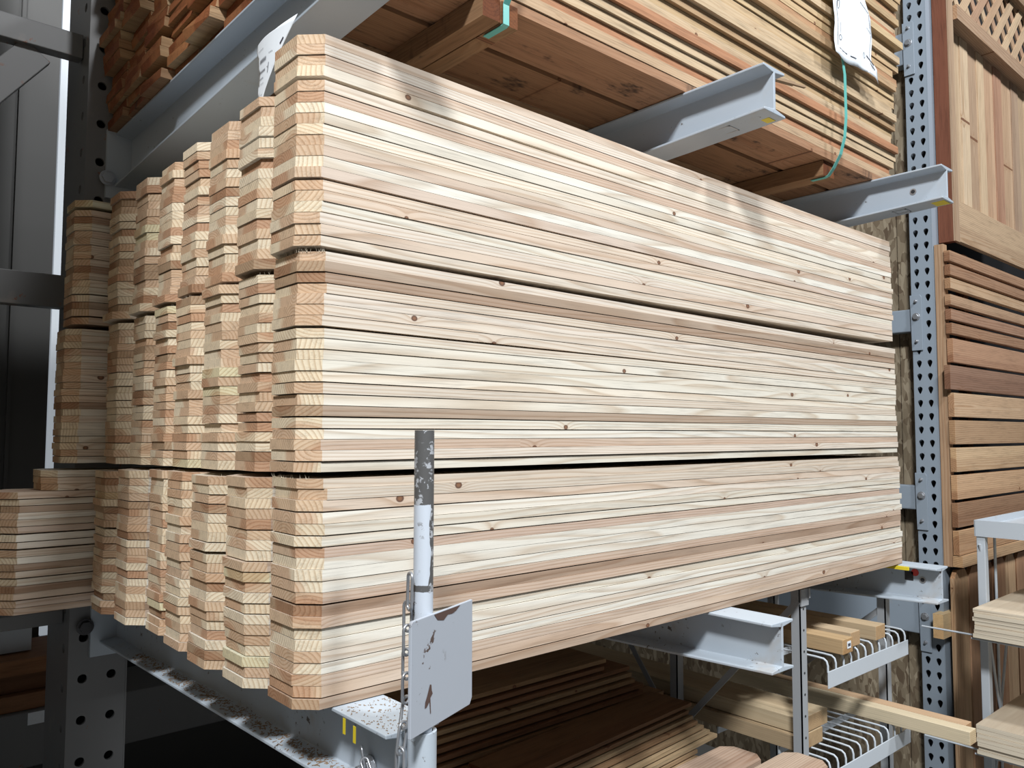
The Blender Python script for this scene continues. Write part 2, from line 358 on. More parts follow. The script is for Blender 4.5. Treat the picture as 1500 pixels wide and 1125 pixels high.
for j in range(8):
    for t in range(3):
        n = counts[t][j]; gp = gaps.get((j, t), {}); tot = sum(gp.values())
        pitch = (ztop[t][j]-zbase[t][j]-tot)/n
        z = zbase[t][j]
        extra = 0.0
        for k in range(n):                     # k from the bottom
            fromtop = n-1-k
            if k in gp: extra += gp[k]
            zz = z+pitch*k
            if j == 0:
                code = FRONT[t][fromtop]
            else:
                code = R_.choice('CCCCPPCB')
            tint = R_.choice({'C': CRE, 'P': PNK, 'B': BRN}[code]); q = R_.uniform(.97, 1.03); tint = tuple(c*q for c in tint)
            if j and R_.random() < .03: tint = (.93, .97, .86)
            xo = x_off[t][j]+R_.gauss(0, .0012)
            if R_.random() < .08 and 0 < j < 7: xo += R_.uniform(-.005, .004)
            yo = j*PIT+R_.gauss(0, .0006)
            if j == 0: yo = min(.0012, max(-.0022, R_.gauss(-.0004, .0008)))
            if j == 7 and t == 2 and fromtop < 3: xo = -.125+R_.uniform(-.006, .006)
            ex = extra
            if j == 0 and t == 0 and fromtop == 4-1: pass
            far = (.008 if t == 0 else 0)
            bow = (lambda s, ex=ex, far=far: ex*max(0, 1-s)**1.5+far*s*s)
            if t == 0 and k == 0 and 0 < j < 7: xo -= R_.uniform(.003, .010)
            L = PL+R_.gauss(0, .004)+(.012 if t == 2 else (.006 if t == 1 else 0))
            th = pitch-R_.choice([.0004, .0005, .0007, .0009, .0013, .0019])
            args = dict(bow=bow, tint=tint, rz=R_.gauss(0, .0004 if j == 0 else .00015), seg=5)
            if j in (4, 5, 6):
                board_shape(stuff, L, PW, th, c=CH, off=(xo, yo, zz), **args)
            else:
                p = MB(); board_shape(p, L, PW, th, c=CH*R_.uniform(.94, 1.05), **args)
                o = p.build('fence_picket', M['picket'], loc=(xo, yo, zz))
                if j == 0:
                    cn = {'C': 'cream', 'P': 'pinkish', 'B': 'brownish'}[code]
                    lab = '%s dog-eared picket, %s in the %s tier, front column' % (cn, rank_from_top(fromtop, n), TIERS[t])
                elif j == 7:
                    lab = 'dog-eared picket jutting out, %s in the %s tier, rearmost column' % (rank_from_top(fromtop, n), TIERS[t])
                else:
                    lab = 'dog-eared picket, %s in the %s tier, %s' % (rank_from_top(fromtop, n), TIERS[t], COLN[j])
                tag(o, lab, 'fence picket', 'dog-eared pickets in the %s tier, %s' % (TIERS[t], COLN[j]))
tag(stuff.build('fence_picket_stack', M['picket']), 'three dim columns of dog-eared pickets between the fourth and the rearmost column', 'fence pickets', 'dog-eared picket columns towards the rear', 'stuff')

k = MB()
for i in range(150):
    t = R_.choice([1, 1, 2]); j = R_.choice([0, 0, 0, 1, 1, 2, 3, 4, 5]); zt = ztop[t][j]
    if R_.random() < .5: px, py = x_off[t][j], j*PIT+R_.uniform(CH, PIT-CH)
    else: q = R_.uniform(0, CH); px, py = x_off[t][j]+q, j*PIT+CH-q
    l = R_.uniform(.002, .007); a = R_.uniform(0, 6.28); wv = .0003
    e = (px+math.cos(a)*l*.5-.001, py+math.sin(a)*l*.5, zt+l*.7)
    k.add([(px-wv, py-wv, zt-.003), (px+wv, py-wv, zt-.003), (px, py+wv, zt-.003), e], [(0, 2, 1), (0, 1, 3), (1, 2, 3), (2, 0, 3)])
tag(k.build('wood_fibres', M['fibre']), 'loose pale wood fibres sticking up from the cut picket ends', 'wood fibres', kind='stuff')

# ---------------------------------------------------------------- cantilever arms
def arm_profile(xc, ztop, h, fw=.040, tf=.005, tr=.010, tw=.0035):
    zb = ztop-h
    return [(xc-fw, ztop), (xc-fw, ztop-tf), (xc-tw, ztop-tr), (xc-tw, zb+tr), (xc-fw, zb+tf), (xc-fw, zb), (xc+fw, zb), (xc+fw, zb+tf), (xc+tw, zb+tr), (xc+tw, ztop-tr), (xc+fw, ztop-tf), (xc+fw, ztop)]
def make_arm(xc, ztop, ytip, label, mat, yroot=1.12, h0=.095, h1=.135, group='cantilever rack arms', subdiv=14):
    root = thing('cantilever_beam', label, 'rack arm', (xc, ytip, ztop), group)
    b = MB(); pr = arm_profile(0, 0, h0); n = len(pr)
    L = yroot-ytip; v = []; f = []
    for i in range(subdiv+1):
        t = i/subdiv; p2 = arm_profile(0, 0, h0+(h1-h0)*t)
        v += [(x, L*t, z) for (x, z) in p2]
    for i in range(subdiv):
        for k in range(n): f.append((i*n+k, i*n+(k+1) % n, (i+1)*n+(k+1) % n, (i+1)*n+k))
    f += [tuple(range(n))[::-1], tuple(range(subdiv*n, subdiv*n+n))]
    b.add(v, f); b.build('arm_beam', mat, root, bevel=.0012)
    b = MB(); b.box((-.06, L, -h1-.03), (.045, L+.012, .005)); b.build('mounting_plate', mat, root)
    return root
A_low = make_arm(.085, -.0005, -.130, 'long lower grey arm in front, dusty flange, under the near picket ends', M['armworn'])
A_mid = make_arm(.940, -.0005, -.140, 'chipped pale lower arm jutting from under the middle of the picket stack', M['armworn'])
A_rgt = make_arm(1.840, -.0005, -.100, 'lower arm with a red spot under the far end of the pickets', M['armworn'])
B_low = make_arm(.085, 1.1025, -.130, 'dark upper arm at top left under the rough lumber ends', M['arm'])
B_mid = make_arm(.940, 1.1025, -.145, 'upper arm with a square tag jutting out above the middle of the stack', M['arm'])
B_rgt = make_arm(1.840, 1.1025, -.145, 'upper arm crossing the perforated blue-grey post on the right', M['arm'])
# marks on the arms, children of each arm
def mark(name, parent, a, b, mat, label=None):
    k = MB(); o = parent.location; k.box([a[i]-o[i] for i in range(3)], [b[i]-o[i] for i in range(3)]); x = k.build(name, M[mat], parent)
    if label: x['label'] = label
    return x
mark('yellow_sticker', A_low, (.0445, -.034, -.026), (.0452, -.028, -.006), 'yellow')
mark('yellow_sticker', A_low, (.0445, -.060, -.030), (.0452, -.054, -.009), 'yellow')
mark('yellow_sticker', A_rgt, (1.790, -.030, -.012), (1.799, .035, -.003), 'yellow')
mark('yellow_sticker', B_rgt, (1.825, -.140, 1.0060), (1.872, -.105, 1.0072), 'yellow')
mark('yellow_sticker', B_mid, (.945, -.128, 1.0060), (.970, -.110, 1.0072), 'yellow')
def square_tag(parent, x, y, z, s=.019):
    k = MB(); o = parent.location
    for a, b in (((-s, -s), (s, -s+.003)), ((-s, s-.003), (s, s)), ((-s, -s), (-s+.003, s)), ((s-.003, -s), (s, s))):
        k.box((x+a[0]-o[0], y+a[1]-o[1], z-.0022-o[2]), (x+b[0]-o[0], y+b[1]-o[1], z-o[2]))
    k.build('square_tag', M['steel'], parent)
square_tag(B_mid, .935, -.035, 1.0058); square_tag(B_rgt, 1.84, -.020, 1.0042)
def disk(mbx, c, r, axis, t, n=20):
    poly = [(math.cos(2*math.pi*i/n)*r, math.sin(2*math.pi*i/n)*r) for i in range(n)]
    oth = [i for i in range(3) if i != axis]
    mbx.prism([(c[oth[0]]+a, c[oth[1]]+b) for a, b in poly], axis, c[axis], c[axis]+t)
for arm_, (yy, zz) in ((B_rgt, (-.055, 1.052)), (A_rgt, (-.050, -.040))):
    k = MB(); o = arm_.location
    disk(k, (-.0052, yy-o[1], zz-o[2]), .009, 0, .0016); k.build('bolt_hole_rim', M['steel'], arm_)
    k = MB(); disk(k, (-.0058, yy-o[1], zz-o[2]), .0055, 0, .0008); k.build('bolt_hole', M['dark'], arm_)
k = MB(); o = A_rgt.location; disk(k, (-.0046, -.030-o[1], -.022-o[2]), .010, 0, .001); k.build('red_spot', M['red'], A_rgt)
k = MB(); o = A_rgt.location; k.box((-.0046, .075, -.045), (-.0036, .098, -.020)); k.build('dark_sticker', M['dsteel'], A_rgt)
# saw dust and splinters lying on the near lower flange
k = MB()
for i in range(900):
    y = R_.uniform(-.05, .90) ; xx = R_.choice([R_.uniform(.048, .078), R_.uniform(.060, .080)])
    t = (y+.130)/1.25; zf = -.0005-(.095+.040*t)+.0062+.0035*max(0, (xx-.05)/.035)
    a = R_.uniform(0, 3.14); l = R_.uniform(.001, .004); wd = R_.uniform(.0003, .0008)
    c, s = math.cos(a), math.sin(a)
    P = [(-l, -wd), (l, -wd), (l, wd), (-l, wd)]
    v = [(xx+p*c-q*s, y+p*s+q*c, zf+zz) for zz in (0, .0008) for p, q in P]
    k.add(v, [(0, 3, 2, 1), (4, 5, 6, 7), (0, 1, 5, 4), (1, 2, 6, 5), (2, 3, 7, 6), (3, 0, 4, 7)])
for i in range(170):
    xx, y = R_.uniform(.048, .122), R_.uniform(-.127, -.012); a = R_.uniform(0, 3.14); l = R_.uniform(.0004, .0018); wd = R_.uniform(.0002, .0006)
    c, s = math.cos(a), math.sin(a)
    v = [(xx+p*c-q*s, y+p*s+q*c, -.0003+zz) for zz in (0, .0007) for p, q in ((-l, -wd), (l, -wd), (l, wd), (-l, wd))]
    k.add(v, [(0, 3, 2, 1), (4, 5, 6, 7), (0, 1, 5, 4), (1, 2, 6, 5), (2, 3, 7, 6), (3, 0, 4, 7)])
tag(k.build('wood_shavings', M['shaving']), 'wood shavings and dust scattered on the lower near arm flange', 'wood shavings', kind='stuff')

# ---------------------------------------------------------------- near rack column and its braces
def plate_cells(mbx, y, x0, ncol, cw, z0, nrow, ch, loop, thick, axis='x'):
    """perforated plate: cells cw x ch with a hole outline 'loop' (function of angle); plate in a plane of constant y (axis x) or x (axis y)"""
    N = 24
    for i in range(ncol):
        for r in range(nrow):
            cx, cz = x0+(i+.5)*cw, z0+(r+.5)*ch
            outer = []; inner = []
            corner = math.atan2(ch, cw)
            angs = sorted([2*math.pi*k/N for k in range(N)]+[corner, math.pi-corner, math.pi+corner, 2*math.pi-corner])
            for a in angs:
                c, s = math.cos(a), math.sin(a)
                t = min((cw/2)/abs(c) if abs(c) > 1e-9 else 1e9, (ch/2)/abs(s) if abs(s) > 1e-9 else 1e9)
                outer.append((cx+c*t, cz+s*t)); q = loop(a); inner.append((cx+q[0], cz+q[1]))
            n = len(angs)
            def P(p, d): return (p[0], y+d, p[1]) if axis == 'x' else (y+d, p[0], p[1])
            v = [P(p, 0) for p in outer]+[P(p, 0) for p in inner]+[P(p, thick) for p in inner]
            f = []
            for k in range(n):
                l = (k+1) % n
                f.append((k, l, n+l, n+k)); f.append((n+k, n+l, 2*n+l, 2*n+k))
            mbx.add(v, f)
col = thing('rack_column', 'tall grey steel column with round holes behind the rearmost pickets', 'rack column', (.05, 1.13, -1.12))
def rel(mbx, root):
    o = root.location; mbx.v = [(a-o[0], b-o[1], c-o[2]) for a, b, c in mbx.v]; return mbx
circ = lambda r: (lambda a: (math.cos(a)*r, math.sin(a)*r))
b = MB(); plate_cells(b, 1.13, -.0190, 2, .063, -1.12, 42, .0953, circ(.0105), .008) 
b.box((.1075, 1.13, -1.12), (.111, 1.138, 2.88))
rel(b, col).build('front_flange', M['post'], col, recalc=False)
b = MB(); plate_cells(b, -.004, 1.17, 1, .15, -1.07, 41, .0953, circ(.0115), .008, axis='y')
b.box((-.004, 1.138, -1.12), (.004, 1.17, 2.88)); b.box((-.004, 1.32, -1.12), (.004, 1.42, 2.88))
b.box((-.004, 1.17, -1.12), (.004, 1.32, -1.07))
rel(b, col).build('side_web', M['post'], col, recalc=False)
b = MB(); b.box((.005, 1.41, -1.12), (.111, 1.42, 2.88)); b.box((.103, 1.139, -1.12), (.111, 1.41, 2.88)); rel(b, col).build('rear_flange', M['post'], col)
def bolt(parent, loc, axis, r=.013, mat='dsteel', name='bolt', shank=0):
    k = MB(); n = 6
    poly = [(math.cos(math.pi/3*i)*r, math.sin(math.pi/3*i)*r) for i in range(n)]
    oth = [i for i in range(3) if i != axis]
    o = parent.location
    p2 = [(loc[oth[0]]-o[oth[0]]+a, loc[oth[1]]-o[oth[1]]+b) for a, b in poly]
    k.prism(p2, axis, loc[axis]-o[axis], loc[axis]-o[axis]-.011)
    disk(k, [loc[i]-o[i] for i in range(3)], r*1.35, axis, -.003)
    if shank: disk(k, [loc[i]-o[i] for i in range(3)], r*.55, axis, -shank)
    return k.build(name, M[mat], parent, bevel=.0008)
bolt(A_low, (.012, 1.118, -.092), 1, .014); bolt(B_low, (.028, 1.118, .985), 1, .014, 'steel')
bolt(A_low, (.084-.003, -.040, -.074), 0, .011, 'steel', 'bolt', .022)

def brace(label, pts, size, mat='post', name='rack_brace', group=None):
    root = thing(name, label, 'brace', pts[0], group)
    a, c = Vector(pts[0]), Vector(pts[1]); d = c-a; L = d.length
    k = MB(); w_, h_ = size; k.box((0, -w_/2, -h_/2), (L, w_/2, h_/2)); o = k.build('brace_bar', M[mat], root, bevel=.002)
    o.rotation_euler = d.to_track_quat('X', 'Z').to_euler()
    return root
brace('dark horizontal steel brace left of the column at mid height', ((-.95, 1.27, .712), (-.006, 1.27, .715)), (.04, .082), group='braces left of the grey column')
brace('horizontal steel brace at the top left corner, left of the column', ((-.95, 1.27, 1.352), (-.006, 1.27, 1.353)), (.04, .062), group='braces left of the grey column')
brace('low horizontal steel brace left of the column under the jutting pickets', ((-.95, 1.27, -.088), (-.006, 1.27, -.088)), (.04, .034), group='braces left of the grey column')
brace('slanting steel brace running down from the top left beam', ((-.105, 1.275, 1.318), (-.70, 1.275, .55)), (.02, .075), group='braces left of the grey column')

# things stored low behind the column
for i, (z0, z1, dy, tn, lb) in enumerate(((-.490, -.440, 0, (.8, .7, .6), 'lowest'), (-.440, -.385, .03, (.5, .42, .36), 'middle'), (-.384, -.336, .01, (.95, .8, .65), 'topmost'))):
    k = MB(); board_shape(k, 1.3, .28, z1-z0-.002, tint=tn)
    tag(k.build('stored_plank', M['darkcedar'], loc=(-1.0, 1.9+dy, z0)), '%s of three dark planks stored low behind the steel column' % lb, 'plank', 'dark planks behind the column')
k = thing('storage_beam', 'dim grey steel beam with a paper tag behind the column base', 'steel beam', (-1.0, 1.88, -.66))
b = MB(); b.box((0, 0, 0), (2.6, .3, .168)); b.build('beam_body', M['post'], k, bevel=.004)
b = MB(); b.box((1.045, -.002, .128), (1.10, 0, .164)); b.build('paper_tag', M['paper'], k)
for yq in (.12,):
    pass
for x in (-.85, 1.45):
    b = MB(); b.box((x, 1.95, -1.12), (x+.07, 2.05, -.661)); tag(b.build('storage_trestle', M['post']), 'dark steel trestle leg under the grey beam, %s' % ('left of the column' if x < 0 else 'behind the stacked slats'), 'trestle')
k = MB(); k.box((-1.0, 2.0, -.333), (.070, 2.03, -.235)); tag(k.build('pale_sheet', M['white']), 'pale panel standing on the dark planks behind the column', 'panel')

# ---------------------------------------------------------------- rough lumber bundle on the upper arms
RT, RW, RX, RY0, RZ0 = .0208, .1335, .042, .050, 1.1035
RP = .0222
lays = 27
for j in range(8):
    for k_ in range(lays):
        if j and k_ > 17: continue
        red = R_.random()
        if j == 0: tn = R_.choice([(1.15, 1.15, 1.1), (1.2, 1.25, 1.3), (1.05, .88, .80), (.95, .66, .58), (1.25, 1.28, 1.2), (1.0, .98, .90)])
        else: tn = R_.choice([(1.0, .9, .8), (1.1, 1.1, 1.05), (.85, .7, .6)])
        b = MB(); xo = RX+R_.uniform(-.020, .014)-(.022 if j == 7 else (.008 if j == 6 else 0)); L = 1.90+R_.uniform(-.020, .020)-(xo-RX)
        board_shape(b, L, RW-.004, RT*R_.uniform(.96, 1), tint=tn, rz=R_.gauss(0, .0008), rag=.003, bow=(lambda s, a=R_.uniform(0, .0012): a*math.sin(s*3.14)))
        zz = RZ0+k_*RP+(.003 if k_ > 5 else 0)+(.003 if k_ > 13 else 0)
        yo = RY0+j*RW+R_.uniform(-.004, .009) if j else RY0-.0016*k_+R_.uniform(-.009, .008)
        if j: yo = RY0+.006+j*RW+R_.uniform(-.0015, .0015)
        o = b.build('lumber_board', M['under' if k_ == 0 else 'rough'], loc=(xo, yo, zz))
        cn = ['front', 'second', 'third', 'fourth', 'fifth', 'sixth', 'seventh', 'rearmost'][j]
        ln = 'bottom layer' if k_ == 0 else ORD[k_]+' layer up'
        tag(o, 'rough reddish board of the overhead bundle, %s, %s row' % (ln, cn), 'board', 'rough boards of the overhead bundle, %s row' % cn)
def cross(x0, x1, label, z0=1.062, y0=.030, y1=1.0, tn=(.8, .72, .6)):
    r = MB(); board_shape(r, y1-y0, x1-x0, 1.1025-z0-.001, tint=tn)
    return tag(r.build('bundle_bearer', M['under'], loc=(x1, y0, z0), rot=(0, 0, math.pi/2)), label, 'wood bearer', 'bearers under the overhead bundle')
cross(.322, .360, 'dark stained timber bearer under the overhead bundle, left one of the near pair')
cross(.363, .400, 'dark stained timber bearer under the overhead bundle, right one of the near pair')
cross(1.530, 1.588, 'reddish bearer under the bundle beside the teal strap', y0=.055)
def strap(label, x, pts):
    k = MB(); wv = .0065; th = .0007
    v = []; n = len(pts)
    for i, (dx, y, z) in enumerate(pts):
        a = Vector(pts[max(i-1, 0)]); c = Vector(pts[min(i+1, n-1)]); d = (c-a).normalized(); nrm = Vector((1, 0, 0)).cross(d)*th
        for sx in (-wv, wv):
            v.append((x+dx+sx, y-nrm[1], z-nrm[2])); v.append((x+dx+sx, y+nrm[1], z+nrm[2]))
    f = []
    for i in range(n-1):
        a = i*4; b_ = a+4
        f += [(a, a+2, b_+2, b_), (a+1, b_+1, b_+3, a+3), (a, b_, b_+1, a+1), (a+2, a+3, b_+3, b_+2)]
    f += [(0, 1, 3, 2), (4*n-4, 4*n-2, 4*n-1, 4*n-3)]
    k.add(v, f); return tag(k.build('strap', M['teal']), label, 'strap', 'teal straps of the overhead bundle')
strap('teal plastic strap hanging in front of the boards below the white label', 1.552,
      [(-.018, .004, 1.52), (-.016, .002, 1.40), (.0, .000, 1.325), (.001, .000, 1.21), (-.003, .003, 1.155), (-.006, .014, 1.11), (-.004, .035, 1.078), (-.002, .050, 1.062), (0, .062, 1.0595), (.0, .10, 1.0595)])
strap('teal plastic strap end around the near bearer at the top edge', .370,
      [(.0, -.008, 1.45), (.0, -.006, 1.2), (.0, .010, 1.12), (0, .026, 1.095), (0, .026, 1.060), (0, .032, 1.0585), (0, .08, 1.0585)])
k = MB(); k.box((.000, 0, 0), (.062, .010, .006)); k.box((.05, .002, .001), (.095, .008, .005))
tag(k.build('wood_splinter', M['shaving'], loc=(.985, -.118, 1.103), rot=(0, 0, -.25)), 'orange wood splinter stuck on the tip of the upper arm', 'splinter')

# paper labels
def paper(name, label, cat, poly, place, marks, mat='paper', sub=14):
    """poly in 2-D (u,v); place(u,v)->3-D ; mesh gets a thin second side"""
    root = thing(name, label, cat, place(*poly[0]))
    me_b = bmesh.new(); vs = [me_b.verts.new((u, v, 0)) for u, v in poly]; me_b.faces.new(vs)
    us = [p[0] for p in poly]; vv = [p[1] for p in poly]
    for i in range(1, sub):
        for ax, lo, hi in ((0, min(us), max(us)), (1, min(vv), max(vv))):
            co = [0, 0, 0]; no = [0, 0, 0]; co[ax] = lo+(hi-lo)*i/sub; no[ax] = 1
            bmesh.ops.bisect_plane(me_b, geom=me_b.verts[:]+me_b.edges[:]+me_b.faces[:], plane_co=co, plane_no=no)
    me_b.verts.index_update()
    o = root.location
    V = [tuple(Vector(place(v.co[0], v.co[1]))-o) for v in me_b.verts]; F = [tuple(q.index for q in f.verts) for f in me_b.faces]; me_b.free()
    k = MB(); k.add(V, F, smooth=True); s = k.build('sheet', M[mat], root, recalc=False)
    sm = s.modifiers.new('thickness', 'SOLIDIFY'); sm.thickness = .0003; sm.offset = 0
    for (u0, v0, u1, v1, wd) in marks:
        k = MB()
        d = Vector((u1-u0, v1-v0)); n = Vector((-d[1], d[0])).normalized()*wd/2; q = []
        N = max(1, int(d.length/.012))
        for i in range(N):
            a = Vector((u0, v0))+d*i/N; c = Vector((u0, v0))+d*(i+1)/N
            P = [a-n, a+n, c+n, c-n]
            b0 = len(k.v); k.add([tuple(Vector(place(p[0], p[1], 1))-o) for p in P], [(0, 1, 2, 3)])
        k.build('printed_mark', M['ink'], root, recalc=False)
    return root
def place_right(u, v, lift=0):
    y = -.008+.0025*math.sin(u*38)*math.sin(v*31+1)+.002*math.sin(v*60+u*25)-.003*math.sin(u*60)*max(0, min(1, (1.42-v)/.05))
    return (u, y-.0012*lift-.0*v, v)
pr_ = [(1.484, 1.56), (1.478, 1.66), (1.632, 1.618), (1.665, 1.565), (1.697, 1.525), (1.703, 1.471), (1.703, 1.408), (1.737, 1.395), (1.739, 1.352), (1.667, 1.366), (1.618, 1.364), (1.57, 1.357), (1.519, 1.356), (1.482, 1.364), (1.481, 1.43)]
mk = [(1.580, 1.70, 1.580, 1.43, .0018), (1.590, 1.427, 1.64, 1.424, .0018), (1.655, 1.423, 1.685, 1.423, .0022), (1.73, 1.60, 1.775, 1.58, .0014), (1.700, 1.622, 1.655, 1.642, .0014), (1.64, 1.645, 1.60, 1.66, .0014),
      (1.778, 1.578, 1.785, 1.54, .0014), (1.76, 1.535, 1.787, 1.525, .0014), (1.788, 1.52, 1.787, 1.44, .0014), (1.60, 1.50, 1.598, 1.47, .0012)]
def ring(u, v, a, b, wd, n=9):
    return [(u+a*math.cos(6.283*i/n), v+b*math.sin(6.283*i/n), u+a*math.cos(6.283*(i+1)/n), v+b*math.sin(6.283*(i+1)/n), wd) for i in range(n)]
mk += ring(1.588, 1.545, .006, .012, .0016)+ring(1.597, 1.457, .008, .007, .0014)+ring(1.745, 1.452, .007, .008, .0016)
mk += [(1.586, 1.628, 1.586, 1.648, .0018), (1.586, 1.648, 1.592, 1.65, .0018), (1.592, 1.65, 1.593, 1.632, .0018), (1.593, 1.645, 1.600, 1.648, .0018), (1.600, 1.648, 1.601, 1.634, .0018)]
mk += [(1.765, 1.458, 1.81, 1.442, .005), (1.785, 1.440, 1.812, 1.428, .003), (1.79, 1.436, 1.793, 1.425, .003), (1.80, 1.436, 1.802, 1.422, .003), (1.648, 1.60, 1.652, 1.595, .003)]
mk = [(1.484+(a-1.562)*.924, b-.042, 1.484+(c-1.562)*.924, e-.042, w_) for a, b, c, e, w_ in mk]
paper('paper_label', 'white plastic-wrapped paper label with faint black frame on overhead bundle front', 'label', pr_, place_right, mk)
def place_left(u, v, lift=0):       # u = y, v = z
    return (.030-.012*math.sin((u-.114)*20)-.02*(0.98-v if v < .98 else 0)-.0008*lift, u, v)
mk = []
for (y0, y1, z, w_) in ((.222, .200, .968, .0012), (.212, .188, .948, .007), (.180, .168, .953, .0016), (.212, .190, .930, .004), (.211, .196, .919, .0022), (.185, .183, .932, .0014), (.206, .194, .910, .0014), (.204, .198, .892, .0018), (.204, .200, .884, .0012)):
    nseg = max(2, int(abs(y1-y0)/.0024))
    for i in range(nseg):
        a = y0+(y1-y0)*i/nseg; mk.append((a, z-w_/2, a-.0002, z+w_/2, .0011))
mk += [(.183, .922, .180, .938, .0012), (.142, .965, .150, .957, .003)]
paper('paper_label', 'small torn white label dangling from the dark upper arm beside the front column', 'label',
      [(.112, .992), (.128, .990), (.165, .985), (.232, .984), (.236, .975), (.224, .953), (.217, .930), (.219, .902), (.217, .874), (.205, .874), (.190, .895), (.170, .920), (.150, .945), (.128, .972)][::-1], place_left, mk)

# ---------------------------------------------------------------- stop post, plate and chain
PX, PY = .0785, -.158
o_ = thing('stop_post', 'worn white and bare steel pipe post standing at the near arm tip', 'stop post', (PX, PY, -.16))
def poly_tube(r0, z0, z1, name, mat, parent, ri=0, n=28):
    k = MB(); k.tube([(0, 0, z0), (0, 0, z1)], r0, n, caps=False)
    if ri:
        k.tube([(0, 0, z0), (0, 0, z1)], ri, n, caps=False)
        v = []
        for i in range(n):
            a = 2*math.pi*i/n; v += [(r0*math.cos(a), r0*math.sin(a), z1), (ri*math.cos(a), ri*math.sin(a), z1)]
        k.add(v, [(2*i, (2*i+2) % (2*n), (2*i+3) % (2*n), 2*i+1) for i in range(n)])
    return k.build(name, M[mat], parent, recalc=False)
# the pipe's own origin sits where its paint wear is measured from
p = poly_tube(.0122, -.22, .198, 'pipe', 'pole', o_, .0100); p.location = (0, 0, .16+.170)
poly_tube(.0178, 0, .166, 'socket', 'armworn', o_, .0135)
k = MB(); k.box((-.004, .014, .035), (.004, .030, .155)); k.box((-.014, .0265, .03), (.012, .0295, .157)); k.build('bracket', M['armworn'], o_)
# plate, turned about 21.6 degrees away from the rack line
pl = thing('stop_plate', 'square grey steel plate with a rust scratch hanging in front of the post', 'plate', (.0395, -.1625-.028, .0125))
d = Vector((math.cos(math.radians(21.6)), math.sin(math.radians(21.6)), 0)); nn = Vector((d[1], -d[0], 0))
S0, S1, H_ = 0, .142, .1335
poly = [(0, 0), (S1-.006, 0), (S1, .008), (S1, H_), (.003, H_), (0, H_-.003)]
k = MB(); v = [tuple(d*a+Vector((0, 0, b)))for a, b in poly]+[tuple(d*a+nn*-.0042+Vector((0, 0, b))) for a, b in poly]; n = len(poly)
k.add(v, [tuple(range(n)), tuple(range(n, 2*n))[::-1]]+[(i, n+i, n+(i+1) % n, (i+1) % n) for i in range(n)])
k.build('plate_sheet', M['plate'], pl, bevel=.0008)
for q in ([(.030, .034), (.034, .040), (.040, .052), (.043, .051), (.044, .044), (.046, .040), (.041, .036), (.0425, .018), (.041, .017), (.039, .032), (.033, .027), (.029, .027)],
          [(.048, H_-.001), (.110, H_-.001), (.100, H_-.006), (.090, H_-.008), (.080, H_-.007), (.070, H_-.012), (.056, H_-.009)]):
    k = MB(); v = [tuple(d*a+nn*.0004+Vector((0, 0, b))) for a, b in q]; k.add(v, [tuple(range(len(q)))])
    k.build('rust_patch', M['rust'], pl, recalc=False)['label'] = 'brown bare patches in the paint'
def link(parent, c, axis_dir, ln=.030, wd=.011, r=.0017, rot=0):
    k = MB(); a = Vector(axis_dir).normalized(); s = a.orthogonal().normalized(); s = (Matrix.Rotation(rot, 3, a) @ s)
    pts = []
    for i in range(20):
        t = 2*math.pi*i/20; cu = math.cos(t); su = math.sin(t)
        pts.append(Vector(c)-parent.location+a*(su*(wd/2)+(1 if su > 0 else -1)*(ln/2-wd/2))+s*cu*wd/2)
    k.tube(pts, r, 8, closed=True); return k.build('link', M['steel'], parent)
ch = thing('chain', 'zinc chain dangling beside the stop post behind the square plate', 'chain', (.0555, -.150, .195))
link(ch, (.0585, -.1585, .174), (0.02, 0, 1), .044, .0125, .0020, .6)
pts_ = [Vector((.0635, -.147, .142)), Vector((.0620, -.147, .030)), Vector((.0500, -.1540, -.012)), Vector((.0470, -.158, -.062))]
dcur = 0; i = 0
tot = sum((pts_[q+1]-pts_[q]).length for q in range(3)); s_ = 0
while s_ < tot:
    acc = s_; q = 0
    while q < 2 and acc > (pts_[q+1]-pts_[q]).length: acc -= (pts_[q+1]-pts_[q]).length; q += 1
    e = (pts_[q+1]-pts_[q]).normalized(); link(ch, pts_[q]+e*acc, e, .036, .0125, .0020, .6 if i % 2 else 2.1); s_ += .0285; i += 1
ch2 = thing('chain', 'short zinc chain looped from the bolt on the near lower arm', 'chain', (.070, -.045, -.055))
for q, (c, ax, rt) in enumerate((((.068, -.040, -.058), (0, .4, 1), .3), ((.066, -.053, -.068), (0, -.8, -1), 1.7), ((.066, -.060, -.088), (0, -.15, 1), .2), ((.066, -.066, -.108), (0, -.3, 1), 1.7))):
    link(ch2, c, ax, .026, .010, .0016, rt)

# ---------------------------------------------------------------- perforated upright on the right, with its beams
up = thing('perforated_upright', 'tall blue-grey upright with two rows of teardrop holes on the right', 'rack upright', (2.70, .26, -1.12))
def tear(a):
    r = .0092; c, s = math.cos(a), math.sin(a)
    x, z = r*c, r*s+.004
    if s < 0: x = r*c*(1-.50*abs(s)**1.2); z = .004+s*.0195
    return (x, z)
nr = 78
b = MB(); plate_cells(b, 2.700, .222, 2, .0385, -1.12, nr, .0508, tear, .003, axis='y')
ztp = -1.12+nr*.0508
rel(b, up).build('perforated_face', M['tpost'], up, recalc=False)
b = MB(); b.box((2.700, .2190, -1.12), (2.775, .2218, ztp)); b.box((2.700, .2992, -1.12), (2.775, .302, ztp)); rel(b, up).build('side_channel', M['tpost'], up)
b = MB(); b.box((2.745, .2225, -1.12), (2.748, .2985, ztp)); rel(b, up).build('inner_shadow_sheet', M['dsteel'], up)  # dark sheet standing in for the shade inside the upright
